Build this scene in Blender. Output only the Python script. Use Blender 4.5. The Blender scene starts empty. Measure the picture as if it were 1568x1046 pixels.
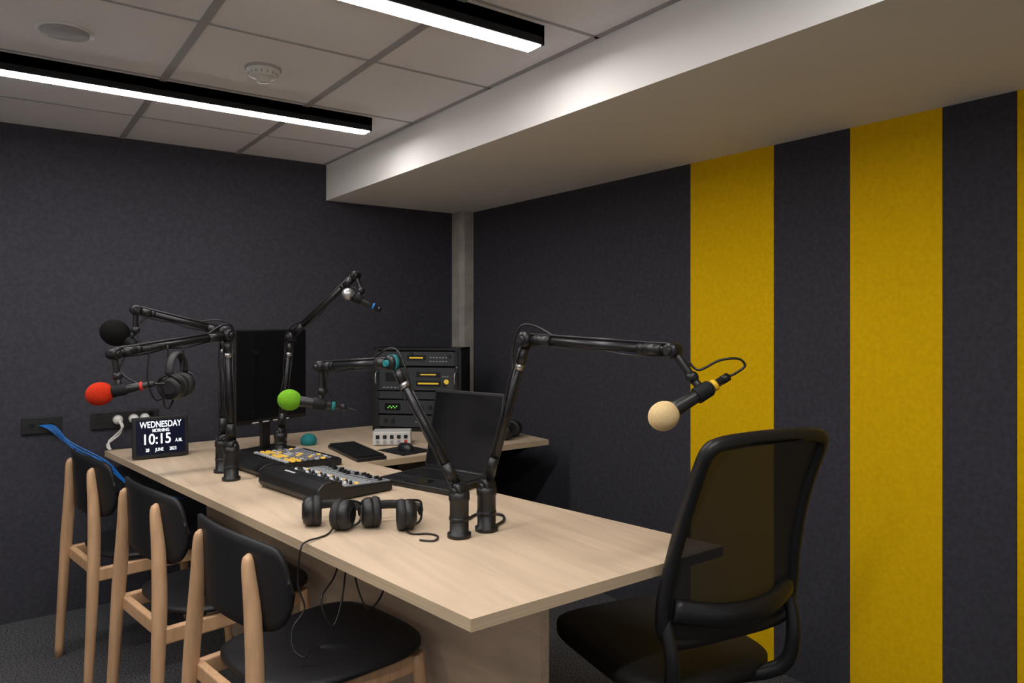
import bpy, bmesh, math, random
from mathutils import Vector, Matrix, Euler
random.seed(4)
R=math.radians
scene=bpy.context.scene
scene.view_settings.view_transform='Standard'
# ---------------------------------------------------------------- materials
def mat(name,col,rough=.5,metal=0,nscale=0,namt=0,bump=0,bscale=200,emit=None,estr=0,spec=.5,stretch=None,col2=None,rotz=0,distort=0):
    m=bpy.data.materials.new(name);m.use_nodes=True
    nt=m.node_tree;b=nt.nodes['Principled BSDF']
    b.inputs['Base Color'].default_value=(*col,1);b.inputs['Roughness'].default_value=rough
    b.inputs['Metallic'].default_value=metal
    b.inputs['Specular IOR Level'].default_value=spec
    if emit:
        b.inputs['Emission Color'].default_value=(*emit,1);b.inputs['Emission Strength'].default_value=estr
    tc=nt.nodes.new('ShaderNodeTexCoord')
    mp=nt.nodes.new('ShaderNodeMapping');nt.links.new(tc.outputs['Object'],mp.inputs[0])
    if stretch: mp.inputs['Scale'].default_value=stretch
    mp.inputs['Rotation'].default_value=(0,0,rotz)
    if nscale:
        n=nt.nodes.new('ShaderNodeTexNoise');n.inputs['Scale'].default_value=nscale;n.inputs['Detail'].default_value=6
        n.inputs['Distortion'].default_value=distort
        nt.links.new(mp.outputs[0],n.inputs['Vector'])
        r=nt.nodes.new('ShaderNodeValToRGB')
        r.color_ramp.elements[0].position=.3;r.color_ramp.elements[1].position=.7
        c2=col2 or tuple(max(0,c*(1-namt)) for c in col)
        r.color_ramp.elements[0].color=(*c2,1);r.color_ramp.elements[1].color=(*col,1)
        nt.links.new(n.outputs['Fac'],r.inputs[0]);nt.links.new(r.outputs[0],b.inputs['Base Color'])
    if bump:
        n2=nt.nodes.new('ShaderNodeTexNoise');n2.inputs['Scale'].default_value=bscale;n2.inputs['Detail'].default_value=3
        nt.links.new(tc.outputs['Object'],n2.inputs['Vector'])
        bp=nt.nodes.new('ShaderNodeBump');bp.inputs['Strength'].default_value=bump;bp.inputs['Distance'].default_value=.004
        nt.links.new(n2.outputs['Fac'],bp.inputs['Height']);nt.links.new(bp.outputs[0],b.inputs['Normal'])
    return m
M={}
M['felt']=mat('charcoal_felt',(.056,.055,.068),.95,nscale=60,namt=.28,bump=.4,bscale=300,spec=.15)
M['yellow']=mat('yellow_felt',(.82,.50,.003),.95,nscale=60,namt=.12,bump=.4,bscale=300,spec=.1)
M['tile']=mat('ceiling_tile',(.84,.82,.83),.9,nscale=250,namt=.08,bump=.1,spec=.2)
M['tbar']=mat('t_bar',(.36,.35,.355),.6,nscale=20,namt=.05)
M['paint']=mat('soffit_paint',(.82,.80,.78),.7,nscale=4,namt=.03,spec=.3)
M['conc']=mat('concrete',(.42,.39,.35),.85,nscale=9,namt=.35,bump=.3,bscale=40)
M['carpet']=mat('carpet',(.16,.16,.17),1,nscale=150,col2=(.012,.012,.014),bump=1,bscale=220,spec=.05)
M['ply']=mat('plywood',(.70,.54,.385),.38,nscale=2.4,namt=.22,stretch=(10,.9,10),spec=.4,rotz=R(-8),distort=.6)
M['plyedge']=mat('plywood_edge',(.68,.52,.35),.55,nscale=3,namt=.25,stretch=(1,1,120))
M['beech']=mat('beech',(.66,.40,.22),.45,nscale=5,namt=.22,stretch=(12,12,1))
M['black']=mat('black_plastic',(.010,.010,.011),.42,nscale=40,namt=.2)
M['blackm']=mat('black_matte',(.008,.008,.009),.7,nscale=40,namt=.2,spec=.3)
M['shell']=mat('chair_shell',(.010,.010,.012),.5,nscale=60,namt=.2,spec=.35)
M['gloss']=mat('black_glass',(.006,.006,.007),.16,nscale=3,namt=.1)
M['metal']=mat('dark_metal',(.03,.03,.032),.35,.6,nscale=50,namt=.2)
M['rackm']=mat('rack_face',(.045,.05,.058),.4,.3,nscale=50,namt=.2)
M['silver']=mat('silver',(.55,.55,.57),.35,.9,nscale=60,namt=.2)
M['foamblk']=mat('foam_black',(.012,.012,.012),1,nscale=200,namt=.5,bump=1,bscale=500,spec=.1)
M['red']=mat('foam_red',(.75,.045,.015),.95,nscale=220,namt=.3,bump=.8,bscale=500,spec=.1)
M['green']=mat('foam_green',(.20,.50,.03),.95,nscale=220,namt=.3,bump=.8,bscale=500,spec=.1)
M['cream']=mat('foam_cream',(.85,.62,.32),.95,nscale=220,namt=.15,bump=.8,bscale=500,spec=.1)
M['teal']=mat('teal',(.01,.22,.24),.8,nscale=220,namt=.3)
M['redp']=mat('red_tape',(.6,.03,.02),.5,nscale=30,namt=.1)
M['yelp']=mat('yellow_tape',(.85,.5,.02),.5,nscale=30,namt=.1)
M['blue']=mat('blue_cable',(.01,.16,.55),.4,nscale=30,namt=.1)
M['white']=mat('white_plastic',(.62,.61,.58),.4,nscale=30,namt=.05)
M['grey']=mat('console_grey',(.30,.31,.33),.45,nscale=30,namt=.1)
M['cush']=mat('leatherette',(.014,.014,.015),.6,nscale=60,namt=.3,bump=.3)
M['led']=mat('led_diffuser',(1,1,1),.5,emit=(1,.965,.935),estr=50)
M['screen']=mat('clock_screen',(.002,.003,.012),.3,emit=(.01,.02,.10),estr=.08,spec=.3)
M['text']=mat('clock_text',(1,1,1),.5,emit=(.85,.93,1),estr=1.0)
M['lcd']=mat('lcd_yellow',(.5,.35,.02),.4,emit=(.9,.6,.05),estr=.35)
M['lcdg']=mat('lcd_green',(.1,.5,.1),.4,emit=(.3,1,.15),estr=.5)
M['btn']=mat('button_amber',(.9,.55,.08),.4,emit=(1,.6,.1),estr=.3)
M['btnw']=mat('button_white',(.7,.7,.72),.4,nscale=30,namt=.05)
m=bpy.data.materials.new('chair_mesh');m.use_nodes=True;nt=m.node_tree
b=nt.nodes['Principled BSDF'];b.inputs['Base Color'].default_value=(.010,.009,.008,1);b.inputs['Roughness'].default_value=.8
tc=nt.nodes.new('ShaderNodeTexCoord');wv=nt.nodes.new('ShaderNodeTexNoise');wv.inputs['Scale'].default_value=300
nt.links.new(tc.outputs['Object'],wv.inputs['Vector'])
mr=nt.nodes.new('ShaderNodeMapRange');mr.inputs['To Min'].default_value=.90;mr.inputs['To Max'].default_value=1.0
nt.links.new(wv.outputs['Fac'],mr.inputs['Value']);nt.links.new(mr.outputs[0],b.inputs['Alpha'])
M['mesh']=m
# ---------------------------------------------------------------- mesh helpers
def new_mesh(name,verts,faces,mt,parent=None,smooth=False,bevel=0,sharpcaps=None):
    me=bpy.data.meshes.new(name);me.from_pydata([tuple(v) for v in verts],[],faces)
    bm=bmesh.new();bm.from_mesh(me);bmesh.ops.recalc_face_normals(bm,faces=bm.faces[:])
    if bevel: bmesh.ops.bevel(bm,geom=bm.edges[:],offset=bevel,segments=3,affect='EDGES',profile=.5)
    bm.to_mesh(me);bm.free()
    if smooth:
        for p in me.polygons: p.use_smooth = len(p.vertices)<=4
    me.materials.append(M[mt])
    o=bpy.data.objects.new(name,me);scene.collection.objects.link(o)
    if parent: o.parent=parent
    return o
def boxdata(c,s,rot=0,rx=0,ry=0):
    m=Matrix.Rotation(rot,3,'Z')@Matrix.Rotation(ry,3,'Y')@Matrix.Rotation(rx,3,'X')
    v=[Vector(c)+m@Vector((x*s[0]/2,y*s[1]/2,z*s[2]/2)) for x in(-1,1) for y in(-1,1) for z in(-1,1)]
    f=[(0,1,3,2),(4,6,7,5),(0,4,5,1),(2,3,7,6),(0,2,6,4),(1,5,7,3)]
    return v,f
class G:
    def __init__(s,name,loc=(0,0,0),rot=(0,0,0),world=False):
        s.e=bpy.data.objects.new(name,None);scene.collection.objects.link(s.e)
        s.e.location=loc;s.e.rotation_euler=rot;s.e.empty_display_size=.1
        s.o=Vector(loc) if world else Vector((0,0,0))
        s.m=(Matrix.Translation(Vector(loc))@Euler(rot).to_matrix().to_4x4()).inverted()
    def W(s,p): return s.m@Vector(p)   # world point -> this object's local frame
    def L(s,p): return Vector(p)-s.o
    def box(s,n,c,sz,mt,rot=0,rx=0,ry=0,bevel=0):
        v,f=boxdata(s.L(c),sz,rot,rx,ry);return new_mesh(n,v,f,mt,s.e,bevel=bevel)
    def boxes(s,n,lst,mt):
        V=[];Fc=[]
        for t in lst:
            v,f=boxdata(s.L(t[0]),t[1],*(t[2:]));k=len(V);V+=v;Fc+=[tuple(i+k for i in q) for q in f]
        return new_mesh(n,V,Fc,mt,s.e)
    def tube(s,n,pts,r,mt,seg=12,smooth=0,squash=1,caps=True,closed=False):
        P=[s.L(p) for p in pts]
        rr=r if isinstance(r,(list,tuple)) else [r]*len(P)
        if smooth:
            Q=[];RR=[];N=len(P)
            for i in range(N if closed else N-1):
                g=lambda k:(P[k%N] if closed else P[max(0,min(N-1,k))])
                p0,p1,p2,p3=g(i-1),g(i),g(i+1),g(i+2)
                for j in range(smooth):
                    t=j/smooth
                    Q.append(.5*((2*p1)+(p2-p0)*t+(2*p0-5*p1+4*p2-p3)*t*t+(3*p1-p0-3*p2+p3)*t**3))
                    RR.append(rr[i]*(1-t)+rr[(i+1)%N]*t)
            if not closed: Q.append(P[-1]);RR.append(rr[-1])
            P,rr=Q,RR
        V=[];N=len(P);up=None
        for i,p in enumerate(P):
            if closed: d=(P[(i+1)%N]-P[i-1])
            else: d=P[min(i+1,N-1)]-P[max(i-1,0)]
            if d.length<1e-9: d=Vector((0,0,1))
            d.normalize()
            if up is None:
                up=Vector((0,0,1)) if abs(d.z)<.9 else Vector((1,0,0))
            a=d.cross(up)
            if a.length<1e-6: a=d.cross(Vector((0,1,0)))
            a.normalize();bb=a.cross(d).normalized();up=bb
            for k in range(seg):
                t=2*math.pi*k/seg
                V.append(p+a*math.cos(t)*rr[i]+bb*math.sin(t)*rr[i]*squash)
        Fc=[]
        for i in range(N if closed else N-1):
            j=(i+1)%N
            for k in range(seg):
                k2=(k+1)%seg;Fc.append((i*seg+k,i*seg+k2,j*seg+k2,j*seg+k))
        if caps and not closed:
            Fc.append(tuple(range(seg)));Fc.append(tuple((N-1)*seg+k for k in range(seg)))
        return new_mesh(n,V,Fc,mt,s.e,smooth=True)
    def cyl(s,n,a,b,r,mt,r2=None,seg=24):
        return s.tube(n,[a,b],[r,r if r2 is None else r2],mt,seg)
    def lathe(s,n,a,d,prof,mt,seg=28):
        """prof: list of (dist along d, radius)"""
        a=Vector(a);d=Vector(d).normalized()
        up=Vector((0,0,1)) if abs(d.z)<.9 else Vector((1,0,0))
        x=d.cross(up).normalized();y=x.cross(d)
        V=[];a=s.L(a)
        for (h,r) in prof:
            for k in range(seg):
                t=2*math.pi*k/seg;V.append(a+d*h+(x*math.cos(t)+y*math.sin(t))*max(r,1e-4))
        Fc=[(i*seg+k,i*seg+(k+1)%seg,(i+1)*seg+(k+1)%seg,(i+1)*seg+k) for i in range(len(prof)-1) for k in range(seg)]
        Fc+= [tuple(range(seg)),tuple((len(prof)-1)*seg+k for k in range(seg))]
        return new_mesh(n,V,Fc,mt,s.e,smooth=True)
    def ball(s,n,c,r,mt,d=(0,0,1),k=1.0):
        pr=[(-math.cos(math.pi*i/14)*r*k,math.sin(math.pi*i/14)*r) for i in range(15)]
        return s.lathe(n,c,d,pr,mt)
    def prism(s,n,poly,z0,z1,mt,bevel=0):
        P=[s.L((p[0],p[1],0)) for p in poly];N=len(P)
        V=[(p.x,p.y,z0-s.o.z) for p in P]+[(p.x,p.y,z1-s.o.z) for p in P]
        Fc=[tuple(range(N)),tuple(range(N,2*N))]+[(i,(i+1)%N,N+(i+1)%N,N+i) for i in range(N)]
        return new_mesh(n,V,Fc,mt,s.e,bevel=bevel)
def solo(name,lst,mts):
    V=[];Fc=[];mi=[]
    for t,k in lst:
        v,f=boxdata(t[0],t[1]);n=len(V);V+=v;Fc+=[tuple(i+n for i in q) for q in f];mi+=[k]*6
    me=bpy.data.meshes.new(name);me.from_pydata([tuple(v) for v in V],[],Fc)
    bm=bmesh.new();bm.from_mesh(me);bmesh.ops.recalc_face_normals(bm,faces=bm.faces[:]);bm.to_mesh(me);bm.free()
    for q in mts: me.materials.append(M[q])
    for p,k in zip(me.polygons,mi): p.material_index=k
    o=bpy.data.objects.new(name,me);scene.collection.objects.link(o);return o
def span(x0,x1,y0,y1,z0,z1): return (((x0+x1)/2,(y0+y1)/2,(z0+z1)/2),(x1-x0,y1-y0,z1-z0))
# ---------------------------------------------------------------- room
YB=4.04;XR=2.53;CE=2.31;SO=2.10;SX=1.58
XL=-1.7;YF=-1.6
solo('floor',[(span(XL,XR+.1,YF,YB+.1,-.08,0),0)],['carpet'])
solo('ceiling',[(span(XL,XR+.1,YF,YB+.1,CE,CE+.08),0)],['tile'])
solo('wall_back',[(span(XL,XR+.1,YB,YB+.1,0,CE),0)],['felt'])
solo('wall_left',[(span(XL-.1,XL,YF,YB+.1,0,CE),0)],['paint'])
st=[(3.92,2.132,0),(2.132,1.708,1),(1.708,1.394,0),(1.394,1.079,1),(1.079,.868,0),(.868,.55,1),(.55,.24,0),(.24,-.1,1),(-.1,YF,0)]
L=[(span(XR+.012,XR+.1,YF,YB,0,CE),0)]
for a,b_,k in st: L.append((span(XR,XR+.012,b_+.001,a-.001,0,CE),k))
solo('wall_right',L,['felt','yellow'])
solo('ceiling_soffit',[(span(SX,XR+.05,YF,YB,SO,CE),0)],['paint'])
tb=[]
for y in (3.565,2.945,2.325,1.706,1.09,.47,-.15): tb.append((span(XL,SX,y-.006,y+.006,CE-.003,CE+.01),0))
for x in (1.077,.52,-.04,-.6,-1.16): tb.append((span(x-.013,x+.013,YF,YB,CE-.004,CE+.01),0))
tb.append((span(SX-.02,SX,YF,YB,CE-.003,CE+.01),0))
solo('trim_ceiling_grid',tb,['tbar'])
g=G('concrete_column',(2.49,3.985,0))
g.prism('shaft',[(-.052,.055),(-.052,-.035),(-.045,-.052),(-.028,-.063),(.04,-.063),(.04,.055)],0,SO,'conc')
# linear pendants; the last, out of view, is added to brighten ceiling and walls
for y0 in (2.98,1.736,.49):
    g=G('linear_ceiling_light',(.2,y0+.038,CE))
    x0=-1.0;w=.077;h=.053
    g.boxes('housing',[((0.0-.01,-w/2+.003,-.03),(2.38,.006,.06)),((0.0-.01,w/2-.003,-.03),(2.38,.006,.06)),((-.01,0,-.018),(2.38,w,.036)),
        ((1.177,0,-.03),(.006,w,.06)),((-1.197,0,-.03),(.006,w,.06))],'blackm')
    g.box('diffuser',(-.01,0,-.052),(2.362,w-.014,.022),'led')
# smoke detector, speaker
g=G('smoke_detector',(.79,2.625,CE))
g.lathe('body',(0,0,.0),(0,0,-1),[(0,.058),(.012,.058),(.016,.052),(.03,.05),(.034,.04),(.036,.024),(.05,.022),(.052,.01)],'white')
g.boxes('slots',[((.04*math.cos(a),.04*math.sin(a),-.024),(.024,.005,.008),a) for a in [i*math.pi/8 for i in range(16)]],'tbar')
g.lathe('base_ring',(0,0,0),(0,0,-1),[(0,.064),(.006,.064),(.008,.060)],'tbar')
g=G('ceiling_speaker',(.184,2.655,CE))
g.lathe('ring',(0,0,0),(0,0,-1),[(0,.08),(.004,.08),(.006,.074),(.004,.068)],'white')
g.lathe('grille',(0,0,0),(0,0,-1),[(0,.068),(.005,.067),(.006,.01)],'tbar')
# ---------------------------------------------------------------- table
T=.765
g=G('studio_desk',(0,0,0))
g.prism('tabletop',[(.822,1.283),(1.659,1.283),(1.345,2.97),(2.39,2.97),(2.39,3.98),(.44,3.98)],T-.028,T,'ply')
# light edge strip (laminated edge) sits as thin bands
def band(n,a,b):
    a=Vector(a);b=Vector(b);d=(b-a);nrm=Vector((d.y,-d.x)).normalized()*.0015
    v=[(p.x+s_.x,p.y+s_.y,z) for z in(T-.0281,T+.0001) for p,s_ in((a,Vector((0,0))),(b,Vector((0,0))),(b,nrm),(a,nrm))]
    new_mesh(n,v,[(0,1,2,3),(4,5,6,7),(0,1,5,4),(1,2,6,5),(2,3,7,6),(3,0,4,7)],'plyedge',g.e)
band('edge_end',(.822,1.283),(1.659,1.283));band('edge_side',(.44,3.98),(.822,1.283));band('edge_return',(1.345,2.97),(2.39,2.97))
g.prism('spine_panel',[(1.116,1.42),(1.144,1.42),(.846,3.6),(.818,3.6)],0.001,T-.028,'ply')
g.prism('cross_panel',[(.9,3.3),(1.2,3.3),(1.2,3.33),(.9,3.33)],0.001,T-.028,'ply')
g.prism('return_panel',[(2.0,3.2),(2.03,3.2),(2.03,3.95),(2.0,3.95)],0.001,T-.028,'ply')
v=[(x,y,z) for x in(2.33,2.345) for (y,z) in((3.02,T-.028),(3.9,T-.028),(3.9,.35))]
new_mesh('bracket',v,[(0,1,2),(3,4,5),(0,1,4,3),(1,2,5,4),(2,0,3,5)],'blackm',g.e)
# ---------------------------------------------------------------- wooden chairs
def wood_chair(x,y,rot):
    g=G('dining_chair',(x,y,0),(0,0,rot))
    SZ=.475
    for i,sy in enumerate((1,-1)):
        g.tube('rear_leg_%d'%(i+1),[(-.065,sy*.205,.0),(-.052,sy*.20,.25),(-.04,sy*.188,.5),(-.034,sy*.165,.68),(-.037,sy*.147,.80),(-.034,sy*.145,.823),(-.032,sy*.144,.83)],
               [.0155,.019,.0225,.0215,.017,.011,.003],'beech',14,4)
        g.tube('front_leg_%d'%(i+1),[(.465,sy*.235,0),(.45,sy*.222,.25),(.43,sy*.205,.455)],[.0145,.018,.021],'beech',14,4)
        g.box('side_rail_%d'%(i+1),(.195,sy*.197,.43),(.48,.026,.05),'beech',bevel=.006,rot=sy*.02)
    g.box('front_rail',(.42,0,.43),(.024,.38,.045),'beech',bevel=.005)
    g.box('rear_rail',(-.02,0,.43),(.024,.37,.045),'beech',bevel=.005)
    # seat shell : superellipse slab with slight dish
    V=[];Fc=[];n=40;rings=[.0,.35,.7,.92,1.0,1.0,.92,.0]
    zz=[0,0,.004,.008,.004,-.008,-.014,-.014]
    for q,(rr_,z) in enumerate(zip(rings,zz)):
        for k in range(n):
            t=2*math.pi*k/n;c,s_=math.cos(t),math.sin(t)
            ex=abs(c)**(2/3.6)*(1 if c>0 else -1);ey=abs(s_)**(2/3.6)*(1 if s_>0 else -1)
            wid=.23+.022*ex
            V.append((.245+.245*ex*max(rr_,.001),wid*ey*max(rr_,.001),SZ+z-.012*(1-rr_)+.006*ex*ex))
    for q in range(len(rings)-1):
        for k in range(n): Fc.append((q*n+k,q*n+(k+1)%n,(q+1)*n+(k+1)%n,(q+1)*n+k))
    new_mesh('seat',V,Fc,'shell',g.e,smooth=True)
    # back shell: curved, wraps forward at the ends, flares at top
    nu=44;nv=10;out=[];inn=[]
    for j in range(nv+1):
        b_=j/nv
        for i in range(nu+1):
            a=math.sin(math.pi/2*(-1+2*i/nu))
            half=.262
            yy=half*a
            xx=-.030+.052*abs(a)**2.2-.012*b_
            top=.868-.025*abs(a)**3;bot=.640+.02*abs(a)**4
            e=max(0,(abs(a)-.76)/.24);mid=(top+bot)/2+.008*e;hh=(top-bot)/2*max(.03,(1-e**2.8))**.5
            z=mid+hh*(2*b_-1)
            out.append((xx-.006,yy,z));inn.append((xx+.006,yy*.985,z))
    V=out+inn;o_=len(out);Fc=[];W=nu+1
    for j in range(nv):
        for i in range(nu):
            a=j*W+i;Fc.append((a,a+1,a+W+1,a+W));Fc.append((o_+a,o_+a+W,o_+a+W+1,o_+a+1))
    for i in range(nu):
        Fc.append((i,i+1,o_+i+1,o_+i));k=nv*W+i;Fc.append((k,k+1,o_+k+1,o_+k))
    for j in range(nv):
        k=j*W;Fc.append((k,k+W,o_+k+W,o_+k));k=j*W+nu;Fc.append((k,k+W,o_+k+W,o_+k))
    new_mesh('backrest',V,Fc,'shell',g.e,smooth=True)
for x,y in ((.515,1.94),(.42,2.60),(.318,3.33)): wood_chair(x,y,R(9.5))
# ---------------------------------------------------------------- office chair
g=G('office_chair',(1.650,1.46,0),(0,0,R(-9.8)))
def by(z): # backrest profile y(z)
    t=(z-.55)/.55
    return -.235-.02*t-.13*t*t
prof=[(.0,1.106),(.10,1.104),(.165,1.098),(.19,1.085),(.198,1.05),(.200,.98),(.206,.88),(.218,.75),(.226,.66),(.215,.59),(.17,.56),(0,.555)]
loop=[(x,by(z),z) for x,z in prof]+[(-x,by(z),z) for x,z in prof[-2:0:-1]]
g.tube('back_frame',loop,.019,'black',10,3,closed=True)
V=[];n=24
zs=[.56+(1.095-.56)*j/20 for j in range(21)]
def hw(z):
    ps=[(1.106,.14),(1.095,.18),(1.05,.198),(1.0,.2),(.88,.206),(.75,.218),(.66,.226),(.59,.215),(.56,.17)]
    for (z1,w1),(z0,w0) in zip(ps,ps[1:]):
        if z0<=z<=z1: return w0+(w1-w0)*(z-z0)/(z1-z0)
    return .16
for z in zs:
    for i in range(13):
        a=-1+i/6;V.append((a*hw(z),by(z)-.03*(1-a*a),z))
Fc=[(j*13+i,j*13+i+1,(j+1)*13+i+1,(j+1)*13+i) for j in range(20) for i in range(12)]
new_mesh('back_mesh',V,Fc,'mesh',g.e,smooth=True)
g.tube('lumbar_bar',[(-.20,by(.66)-.01,.655),(-.1,by(.66)-.05,.64),(0,by(.66)-.06,.635),(.1,by(.66)-.05,.64),(.20,by(.66)-.01,.655)],.018,'black',10,4,squash=1.8)
for s_ in (-1,1):
    g.tube('back_arm_%d'%(s_+2),[(s_*.215,by(.62),.63),(s_*.212,-.265,.53),(s_*.19,-.235,.42),(s_*.05,-.1,.36)],[.018,.02,.022,.02],'black',10,4)
n=40;V=[];Fc=[]
for rr_,z in ((.001,.44),(.6,.44),(.9,.437),(1,.424),(1,.395),(.9,.38),(.001,.38)):
    for k in range(n):
        t=2*math.pi*k/n;c,s_=math.cos(t),math.sin(t)
        V.append((.25*rr_*abs(c)**.45*(1 if c>0 else -1),.075+.285*rr_*abs(s_)**.45*(1 if s_>0 else -1),z))
for q in range(6):
    for k in range(n): Fc.append((q*n+k,q*n+(k+1)%n,(q+1)*n+(k+1)%n,(q+1)*n+k))
new_mesh('seat',V,Fc,'cush',g.e,smooth=True)
g.box('mechanism',(0,-.02,.355),(.2,.26,.06),'black',bevel=.01)
g.cyl('gas_lift',(0,0,.09),(0,0,.34),.026,'metal')
for i in range(5):
    a=i*2*math.pi/5+.3;c,s_=math.cos(a),math.sin(a)
    g.tube('foot_%d'%(i+1),[(0,0,.115),(.15*c,.15*s_,.105),(.30*c,.30*s_,.075)],[.028,.022,.016],'black',10,3)
    g.tube('caster_%d'%(i+1),[(.30*c-.02*s_,.30*s_+.02*c,.029),(.30*c+.02*s_,.30*s_-.02*c,.029)],.028,'black',18)
# ---------------------------------------------------------------- mic arms
def mic_arm(base,z1,elbow,tip,swiv,foam,tail,foamr,foamm,tape=None,slack=.05,handheld=False,k=1.1,elbowm='metal',base_r=.028,loop=None):
    g=G('microphone_boom_arm',base,world=True)
    b_=Vector(base);e=Vector(elbow);t=Vector(tip);sw=Vector(swiv);fo=Vector(foam);ta=Vector(tail)
    p1=Vector((b_.x,b_.y,z1))
    g.lathe('base',b_,(0,0,1),[(0.0005,base_r*1.25),(.012,base_r*1.25),(.014,base_r),(z1-b_.z-.03,base_r),(z1-b_.z-.025,base_r*1.1),(z1-b_.z-.005,base_r*1.1),(z1-b_.z,base_r*.7)],'black')
    g.cyl('base_collar',b_+Vector((0,0,.05)),b_+Vector((0,0,.06)),base_r*1.06,'metal')
    def arm(n,a,c):
        d=(c-a).normalized();up=Vector((0,0,1)) if abs(d.z)<.8 else Vector((1,0,0))
        sd=d.cross(up).normalized();u2=sd.cross(d)
        g.tube(n,[a+d*.0,c],.0115,'metal',14)
        g.tube(n+'_rod',[a+u2*.016,c+u2*.016],.004,'black',8)
        L_=(c-a).length
        g.cyl(n+'_sleeve',a+d*L_*.08,a+d*L_*.2,.0155,'black');g.cyl(n+'_sleeve_end',a+d*L_*.84,a+d*L_*.94,.015,'black')
        g.cyl(n+'_band',a+d*L_*.80,a+d*L_*.84,.0138,'silver' if n=='lower_arm' else 'metal')
        # cable clipped along
        P=[a-u2*.017+sd*.006*math.sin(i*1.7)-u2*.004*math.cos(i*2.3)+d*L_*i/7 for i in range(8)]
        g.tube(n+'_cable',P,.003,'black',6,3)
        return sd,u2
    sd,_=arm('lower_arm',p1,e)
    sd2,_=arm('boom',e,t)
    s1=(t-e).cross(Vector((0,0,1))).normalized()
    for n,c in (('lower_joint',p1),('elbow_joint',e),('tip_joint',t)):
        r_=.024 if n!='tip_joint' else .020
        g.lathe(n,c-s1*.021,s1,[(0,r_*.6),(.004,r_*.95),(.008,r_),(.034,r_),(.038,r_*.95),(.042,r_*.6)],'metal')
        g.cyl(n+'_knob',c-s1*.03,c+s1*.03,r_*.42,'black' if elbowm=='metal' or n!='elbow_joint' else elbowm)
    if elbowm!='metal': g.cyl('elbow_tape',e-s1*.006,e+s1*.006,.0258,elbowm)
    g.boxes('elbow_logo',[(e+s1*.0225,(.001,.012,.012)),(e-s1*.0225,(.001,.012,.012))],'btnw')
    # slack cable over elbow
    ud=(e-p1).normalized();td=(t-e).normalized()
    g.tube('elbow_cable',[e-ud*.10-td*.02,e-ud*.03-td*.045,e+Vector((0,0,.035))-td*.025,e+Vector((0,0,.042))+td*.03,e+td*.11+Vector((0,0,.014))],.0032,'black',6,6)
    g.tube('hanger',[t,t*.5+sw*.5+Vector((0,0,.002)),sw],.010,'metal',10,4)
    ax=(ta-fo).normalized()
    g.ball('swivel',sw,.016,'metal')
    cl=fo+ax*((sw-fo).dot(ax))
    g.tube('clip_stem',[sw,cl],.010,'black',10)
    ml=(ta-fo).length
    if handheld:
        g.ball('grille',fo,foamr,'silver',ax,1.05)
        g.cyl('grille_band',fo+ax*foamr*.75,fo+ax*foamr*.98,foamr*.86,'metal')
    else: g.ball('foam_windscreen',fo,foamr,foamm,ax,k)
    body=[(foamr*.6,.017),(foamr*1.15,.018),(ml*.55,.0150),(ml*.78,.0125),(ml*.8,.0100),(ml,.0095),(ml+.004,.004)]
    g.lathe('microphone_body',fo,ax,body,'black')
    mid=max(foamr*1.3,min(ml*.7,(cl-fo).length))
    g.lathe('microphone_clip',fo+ax*(mid-.022),ax,[(0,.018),(.003,.0205),(.04,.0195),(.044,.017)],'blackm')
    if tape: g.cyl('tape',fo+ax*ml*.74,fo+ax*ml*.80,.0145,tape)
    g.cyl('xlr_shell',fo+ax*ml*.9,fo+ax*ml*1.0,.0105,'metal')
    if loop: P=[ta]+[Vector(q) for q in loop]
    else:
        P=[ta,ta+ax*.035-Vector((0,0,.006)),ta*.6+t*.4+ax*.02-Vector((0,0,.05)),t*.8+ta*.2-Vector((0,0,.045)),t-td*.04-Vector((0,0,.02))]
    g.tube('microphone_cable',P,.0032,'black',6,8)
    return g
g=mic_arm((.765,2.957,T),.90,(.75,2.96,1.34),(.32,2.67,1.29),(.33,2.665,1.215),(.28,2.67,1.16),(.43,2.62,1.188),.038,'red',tape='redp')
g.tube('spare_cable_1',[(.43,2.62,1.188),(.46,2.63,1.17),(.47,2.66,1.11),(.50,2.72,1.10),(.55,2.80,1.20),(.56,2.81,1.30)],.003,'black',6,8)
g.tube('spare_cable_2',[(.44,2.74,1.31),(.43,2.74,1.20),(.46,2.75,1.12),(.50,2.77,1.16),(.50,2.77,1.31)],.003,'black',6,8)
mic_arm((.775,3.13,T),.90,(.785,3.15,1.35),(.45,3.13,1.44),(.45,3.13,1.36),(.385,3.17,1.35),(.47,3.12,1.285),.050,'foamblk',k=1.15)
mic_arm((1.10,3.385,T),.87,(1.14,3.36,1.32),(1.31,3.00,1.60),(1.325,2.975,1.53),(1.27,2.99,1.515),(1.40,2.93,1.445),.027,'silver',handheld=True,tape='blue')
mic_arm((1.105,1.79,T),.90,(.98,1.97,1.27),(.91,2.37,1.24),(.91,2.365,1.155),(.81,2.40,1.13),(.985,2.336,1.098),.036,'green',tape='teal',elbowm='teal')
mic_arm((1.206,1.797,T),.90,(1.265,1.676,1.343),(1.344,1.187,1.325),(1.359,1.14,1.262),(1.273,1.152,1.175),(1.429,1.089,1.264),.0345,'cream',tape='yelp',
   loop=[(1.445,1.08,1.272),(1.462,1.066,1.29),(1.448,1.075,1.307),(1.41,1.10,1.303),(1.372,1.13,1.28),(1.358,1.15,1.30)])
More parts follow.
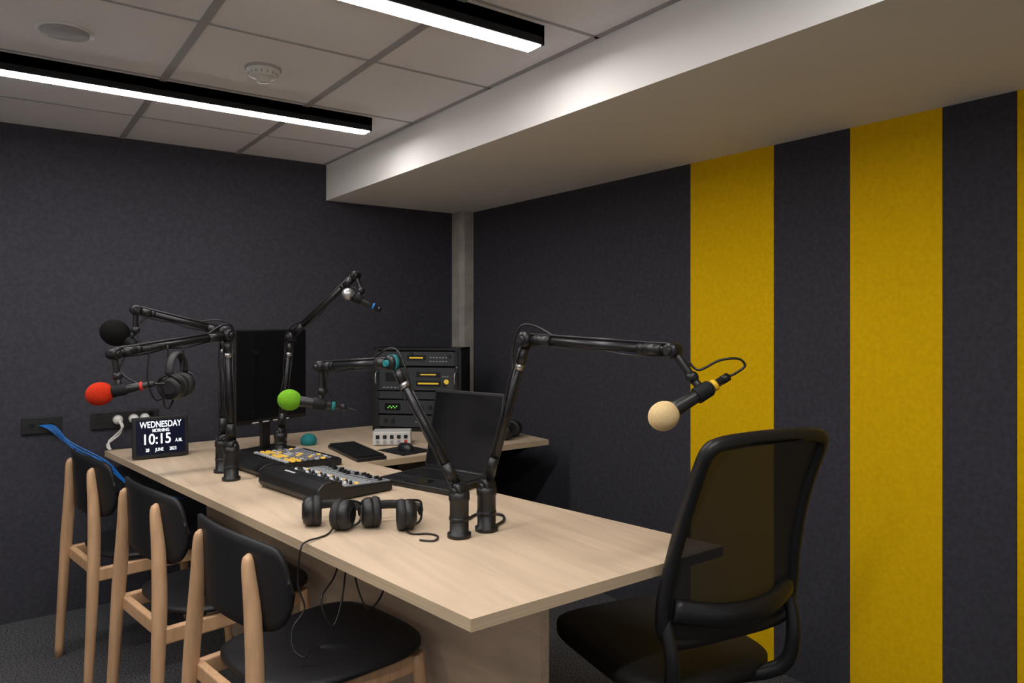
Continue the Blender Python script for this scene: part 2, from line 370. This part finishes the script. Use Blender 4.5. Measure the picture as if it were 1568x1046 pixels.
# ---------------------------------------------------------------- headphones
def headphones(loc,rot,sp=.055,yaw=(.0,.0),band=.10):
    g=G('headphones',loc,rot)
    for i,s_ in enumerate((-1,1)):
        c=Vector((s_*sp,0,0));d=Vector((s_*math.cos(yaw[i]),math.sin(yaw[i]),0))
        g.lathe('ear_cup_%d'%(i+1),c,d,[(-.006,.030),(-.004,.043),(.010,.045),(.022,.042),(.030,.036),(.032,.018),(.033,.002)],'black')
        g.lathe('ear_cushion_%d'%(i+1),c,-d,[(-.002,.042),(.006,.0463),(.016,.0463),(.024,.042),(.025,.030),(.016,.024),(.013,.002)],'cush')
        g.lathe('cup_ring_%d'%(i+1),c+d*.0305,d,[(0,.025),(.003,.025),(.0035,.022)],'metal')
        g.tube('yoke_%d'%(i+1),[c+d*.012+Vector((0,0,-.042)),c+d*.034+Vector((0,.03,-.03)),c+d*.032+Vector((0,.046,0)),c+d*.034+Vector((0,.03,.03)),c+d*.012+Vector((0,0,.042))],.004,'metal',8,4)
    P=[]
    for i in range(13):
        a=math.pi*i/12
        P.append((math.cos(a)*(sp+.030),.046+math.sin(a)*band,0))
    g.tube('headband',P,.0075,'cush',10,2,squash=1.9)
    return g
h=.0467
g=headphones((.828,2.105,T+h),(0,0,R(-60)),yaw=(-.7,.25),band=.06)
g.tube('cable',[g.W(p) for p in [(.83,2.06,T+.012),(.80,2.03,T+.004),(.765,2.01,T+.004),(.722,1.99,T+.006),(.700,1.98,T-.01),(.69,1.975,.66),(.70,1.95,.60),(.66,1.93,.56),(.65,1.90,.52),(.67,1.87,.50),(.69,1.89,.505)]],.0028,'black',6,6)
g=headphones((.975,1.99,T+h),(0,0,R(-50)),yaw=(-.6,.5),band=.06)
g.tube('cable',[g.W(p) for p in [(1.0,1.95,T+.012),(1.0,1.89,T+.004),(1.04,1.86,T+.004),(1.05,1.82,T+.004),(1.02,1.79,T+.004),(.99,1.82,T+.004)]],.0028,'black',6,6)
headphones((.53,2.77,1.165),(R(90),0,R(60)),sp=.045,band=.07)
headphones((2.24,3.12,T+h),(0,0,R(30)),band=.06)
# ---------------------------------------------------------------- monitor
g=G('computer_monitor',(1.088,3.49,T),(0,0,R(22.2)))
w=.42;zb=.145;hh=.445
g.box('panel',(0,0,zb+hh/2),(w,.022,hh),'black',bevel=.004)
g.box('screen',(0,-.0115,zb+hh/2+.006),(w-.016,.002,hh-.03),'gloss')
g.boxes('chin_controls',[((-.10+.06*i,-.012,zb+.006),(.035,.003,.005)) for i in range(4)],'btnw')
g.box('rear_housing',(0,.03,zb+hh/2),(.24,.04,.22),'black',bevel=.01)
g.box('neck',(0,.045,.16),(.05,.02,.30),'black',bevel=.004)
g.box('foot',(0,.03,.0065),(.22,.17,.012),'black',bevel=.004)
# ---------------------------------------------------------------- laptop
g=G('laptop',(1.40,2.44,T),(0,0,R(18)))  # local x: depth toward hinge, y: width
g.box('base',(0,0,.012),(.27,.37,.02),'black',bevel=.004)
g.box('keyboard_deck',(.02,0,.0225),(.22,.34,.002),'blackm')
g.boxes('keys',[((-.02+.019*i,-.15+.0215*j,.025),(.016,.018,.003)) for i in range(6) for j in range(15)],'black')
g.box('trackpad',(-.09,0,.0232),(.07,.1,.001),'gloss')
g.tube('hinge',[(.135,-.15,.02),(.135,.15,.02)],.009,'black',12)
lt=R(12)
g.box('lid',(.138+.5*.325*math.sin(lt),0,.022+.5*.325*math.cos(lt)),(.010,.37,.325),'black',ry=lt,bevel=.003)
g.box('display',(.138+.5*.325*math.sin(lt)-.0056*math.cos(lt),0,.022+.5*.325*math.cos(lt)+.0056*math.sin(lt)),(.002,.35,.30),'gloss',ry=lt)
# ---------------------------------------------------------------- consoles
def console(name,loc,rot,wx,ly,amber):
    g=G(name,loc,(0,0,rot))
    hw_=.09                                    # hood depth
    hz=.050 if amber else .072                 # hood height
    s0=.038 if amber else .046;s1_=.030 if amber else .036
    xs=-wx/2+hw_+.012
    prof=[(-wx/2,0.004),(-wx/2-.010,.022),(-wx/2-.002,hz*.72),(-wx/2+.022,hz),(-wx/2+.05,hz*1.04),(-wx/2+hw_,hz*.92),(xs,s0),(wx/2,s1_),(wx/2,.004)]
    N=len(prof);hl=ly/2
    V=[(x,-hl,z) for x,z in prof]+[(x,hl,z) for x,z in prof]
    Fc=[tuple(range(N)),tuple(range(N,2*N))]+[(i,(i+1)%N,N+(i+1)%N,N+i) for i in range(N)]
    new_mesh('chassis',V,Fc,'black',g.e,bevel=.005)
    x0=xs+.006;x1=wx/2-.005
    sl=math.atan2(s0-s1_,wx/2-xs)
    def zz(x): return s0-(x-xs)*math.tan(sl)+.0015
    xm=(x0+x1)/2
    g.box('control_surface',(xm,0,zz(xm)),((x1-x0),ly-.02,.003),'blackm' if amber else 'grey',ry=sl)
    n=int(ly/.03)
    kn=[];ft=[];sl_=[];am=[];wh=[];dk=[]
    for j in range(n):
        y=-hl+.025+j*(ly-.05)/(n-1)
        if amber:
            nx=int((x1-x0-.02)/.028)
            for i in range(nx):
                x=x0+.015+i*.028
                q=((x,y,zz(x)+.004),(.015,.016,.008))
                rr_=random.random()
                if i in(1,2) and j%4!=3: am.append(q)
                elif i==0 or rr_<.25: wh.append(q)
                elif rr_<.32: am.append(q)
                else: dk.append(q)
        else:
            for i in range(3):
                x=x0+.012+i*.024
                if i<2: kn.append((x,y,zz(x),(i+j)%3))
                else: (wh if j%3 else am).append(((x,y,zz(x)+.003),(.010,.014,.006)))
            sl_.append(((x1-.045,y,zz(x1-.045)+.002),(.065,.004,.001),0,0,sl))
            xf=x1-.025-.04*random.random();ft.append(((xf,y,zz(xf)+.007),(.015,.010,.011)))
    if sl_: g.boxes('fader_slots',sl_,'blackm')
    if ft: g.boxes('fader_caps',ft,'black')
    g.boxes('lit_buttons',am,'btn')
    g.boxes('plain_buttons',wh,'btnw')
    if dk: g.boxes('dark_buttons',dk,'grey')
    for k_,q in enumerate(kn): g.cyl('knob_%d'%(k_+1),q[:3],(q[0],q[1],q[2]+.014),.0065,'black' if q[3] else 'btnw',r2=.005,seg=12)
    if not amber: g.box('label_plate',(-wx/2+.036,0.05,hz*1.02+.0012),(.008,.07,.001),'btnw',ry=-R(6))
    return g
console('mixing_console',(1.015,2.60,T),R(10),.31,.42,False)
console('broadcast_console',(1.03,3.12,T),R(8),.37,.34,True)
# keyboard & mouse
g=G('computer_keyboard',(1.395,3.19,T),(0,0,R(-4)))
g.box('case',(0,0,.010),(.14,.42,.016),'black',bevel=.004)
g.boxes('keys',[((-.052+.021*i,-.19+.0205*j,.021),(.017,.017,.007)) for i in range(6) for j in range(20)],'blackm')
g=G('computer_mouse',(1.62,3.12,T),(0,0,R(10)))
g.box('mouse_mat',(0,0,.0025),(.18,.2,.003),'blackm')
V=[];n=20;Fc=[]
for rr_,z in ((1,.004),(1.0,.014),(.9,.026),(.6,.036),(.001,.039)):
    for k in range(n):
        t=2*math.pi*k/n;V.append((.03*rr_*math.cos(t),.052*rr_*math.sin(t),z))
for q in range(4):
    for k in range(n): Fc.append((q*n+k,q*n+(k+1)%n,(q+1)*n+(k+1)%n,(q+1)*n+k))
new_mesh('mouse_body',V,Fc,'black',g.e,smooth=True)
g=G('microphone_windscreen',(1.30,3.56,T))
g.lathe('foam',(0,0,.001),(0,0,1),[(0,.034),(.012,.040),(.03,.040),(.048,.028),(.055,.012),(.057,.002)],'teal')
g=G('headphone_amplifier',(1.66,3.34,T),(0,0,R(-30)))
g.box('case',(0,0,.036),(.19,.12,.066),'white',bevel=.004)
g.boxes('sockets',[((-.07+.035*i,-.061,.045),(.018,.004,.018)) for i in range(5)],'black')
for i in range(5): g.cyl('knob_%d'%(i+1),(-.07+.035*i,-.06,.02),(-.07+.035*i,-.072,.02),.008,'redp' if i==4 else 'grey',seg=14)
# ---------------------------------------------------------------- rack
g=G('equipment_rack',(1.95,3.62,T),(0,0,R(-44.5)))
W=.52;H=.475;D=.24
g.boxes('frame',[((-W/2+.008,D/2,H/2),(.016,D,H)),((W/2-.008,D/2,H/2),(.016,D,H)),((0,D/2,H-.006),(W,D,.012)),((0,D/2,.01),(W,D,.018)),
   ((-W/2+.026,.004,H/2),(.02,.006,H)),((W/2-.026,.004,H/2),(.02,.006,H))],'metal')
g.boxes('rail_holes',[((s_*(W/2-.026),-.0,.03+.024*i),(.007,.003,.008)) for s_ in(-1,1) for i in range(18)],'silver')
fz=[(.375,.455),(.235,.365),(.185,.228),(.10,.178),(.025,.092)]
g.boxes('units',[((0,.10,(a+b_)/2),(W-.07,.20,b_-a)) for a,b_ in fz],'black')
g.boxes('unit_faces',[((0,-.001,(a+b_)/2),(W-.066,.006,b_-a-.002)) for a,b_ in fz],'rackm')
g.boxes('rack_ears',[((s_*(W/2-.03),-.004,(a+b_)/2),(.022,.004,b_-a-.002)) for s_ in(-1,1) for a,b_ in fz],'black')
g.boxes('screen_windows',[((.0,-.005,.42),(.11,.004,.03)),((.07,-.005,.325),(.14,.004,.03)),((.07,-.005,.275),(.14,.004,.03)),((-.14,-.005,.14),(.09,.004,.04)),((-.12,-.005,.31),(.12,.004,.05))],'gloss')
g.boxes('displays',[((.0,-.0065,.42),(.08,.004,.008)),((.07,-.0065,.325),(.09,.004,.006)),((.07,-.0065,.275),(.12,.004,.009))],'lcd')
g.boxes('level_meter',[((-.165+.010*i,-.008,.135+.008*(i%2)),(.006,.003,.007)) for i in range(6)],'lcdg')
g.boxes('buttons',[((.085+.018*i,-.006,.40+.022*j),(.010,.006,.006)) for i in range(6) for j in range(2)]+[((-.19+.02*i,-.006,.395),(.011,.006,.006)) for i in range(6)]
   +[((.155+.014*i,-.006,.315),(.008,.006,.006)) for i in range(3)]+[((.0+.02*i,-.006,.055),(.010,.006,.006)) for i in range(8)]+[((-.19+.022*i,-.006,.25),(.013,.006,.005)) for i in range(8)],'grey')
for i,(x,z) in enumerate([(-.03,.44),(.19,.43),(.16,.27),(.03,.14),(.08,.14),(.13,.14),(-.18,.06),(-.14,.06)]):
    g.cyl('knob_%d'%(i+1),(x,-.003,z),(x,-.018,z),.010,'black',seg=16)
g.cyl('sticker',(.175,-.003,.285),(.175,-.0075,.285),.014,'lcd')
g.tube('handle_1',[(-W/2+.03,-.005,.27),(-W/2+.03,-.035,.28),(-W/2+.03,-.035,.33),(-W/2+.03,-.005,.34)],.005,'silver',8,3)
g.tube('handle_2',[(W/2-.03,-.005,.27),(W/2-.03,-.035,.28),(W/2-.03,-.035,.33),(W/2-.03,-.005,.34)],.005,'silver',8,3)
# ---------------------------------------------------------------- clock
g=G('digital_calendar_clock',(.625,3.62,T),(R(-6),0,0))
g.box('frame',(0,0,.098),(.235,.022,.185),'black',bevel=.004)
g.box('screen',(0,-.0115,.098),(.205,.002,.155),'screen')
g.box('stand',(0,.032,.040),(.06,.05,.05),'black',rx=.3)
def text(s_,x,z,sz,par,al='CENTER',sx=.72):
    cu=bpy.data.curves.new('text_'+s_[:3],'FONT');cu.body=s_;cu.size=sz;cu.align_x=al;cu.align_y='CENTER';cu.offset=sz*.01;cu.extrude=.0002
    cu.materials.append(M['text'])
    o=bpy.data.objects.new('readout_'+s_.split()[0].lower().replace(':','_'),cu);scene.collection.objects.link(o)
    o.parent=par;o.location=(x,-.0132,z);o.rotation_euler=(R(90),0,0);o.scale=(sx,1,1)
text('WEDNESDAY',0,.154,.040,g.e);text('MORNING',0,.127,.021,g.e);text('10:15',-.018,.087,.066,g.e,sx=.85);text('A.M.',.075,.076,.022,g.e);text('28      JUNE      2023',0,.040,.021,g.e)
# ---------------------------------------------------------------- wall plates and cables
g=G('data_outlet_plate',(.185,YB,.904))
g.box('plate',(0,-.006,0),(.16,.012,.08),'black',bevel=.003)
g.boxes('jacks',[((-.04+.04*i,-.013,0),(.022,.004,.02)) for i in range(3)],'blackm')
for i in range(5):
    o=.006*i
    g.tube('blue_cable_%d'%(i+1),[(-.01+o,-.014,0),(.03+o,-.045-.003*i,-.02+.003*i),(.12,-.08-.010*i,-.11+.012*(i%3)),(.25,-.20+.008*i,-.20+.007*((i*2)%5)),(.31,-.36+.004*i,-.255+.003*i),(.36,-.5+.004*i,-.27+.002*i),(.5,-.6,-.3)],.0028,'blue',6,5)
g=G('power_outlet_plate',(.535,YB,.905))
g.box('plate',(0,-.006,0),(.30,.012,.085),'black',bevel=.003)
g.boxes('switches',[((-.11,-.013,.01),(.03,.004,.05)),((.115,-.013,.02),(.02,.004,.02))],'gloss')
for i,x in enumerate((-.035,.035,.085)):
    g.lathe('plug_%d'%(i+1),(x,-.012,0),(0,-1,0),[(0,.024),(.02,.022),(.03,.016),(.036,.006)],'white')
for i,x in enumerate((-.035,-.03)):
    g.tube('white_cable_%d'%(i+1),[(x,-.045,0),(x+.01,-.07,-.03),(x+.0-.02*i,-.055,-.07),(x-.05,-.06,-.11+.01*i),(x-.045,-.09,-.134)],.0045,'white',8,6)
# loose cables under and on desk
g=G('audio_cable_bundle',(0,0,0))
g.tube('cable_5',[(.86,2.05,T-.032),(.80,1.98,.66),(.74,1.93,.62),(.76,1.90,.55),(.80,1.93,.60),(.84,1.98,.70),(.88,2.0,T-.032)],.0028,'black',6,6)
g.tube('cable_6',[(.84,1.9,T-.032),(.82,1.88,.68),(.84,1.84,.60),(.90,1.86,.64),(.93,1.90,T-.032)],.0028,'black',6,6)
g=G('loudspeaker_cable',(0,0,0))
g.tube('cable_3',[(1.25,1.81,T+.005),(1.30,1.84,T+.005),(1.33,1.90,T+.005),(1.28,1.95,T+.005),(1.22,1.92,T+.005)],.0045,'black',6,6)
# ---------------------------------------------------------------- world, camera
w_=bpy.data.worlds.new('world');scene.world=w_;w_.use_nodes=True
w_.node_tree.nodes['Background'].inputs[0].default_value=(1,.97,.95,1);w_.node_tree.nodes['Background'].inputs[1].default_value=.40
cam=bpy.data.cameras.new('camera');co=bpy.data.objects.new('camera',cam);scene.collection.objects.link(co)
co.location=(0,0,1.4);co.rotation_euler=(R(90),0,R(-35.9));cam.lens=25.19;cam.shift_y=-.021;cam.clip_start=.02
scene.camera=co
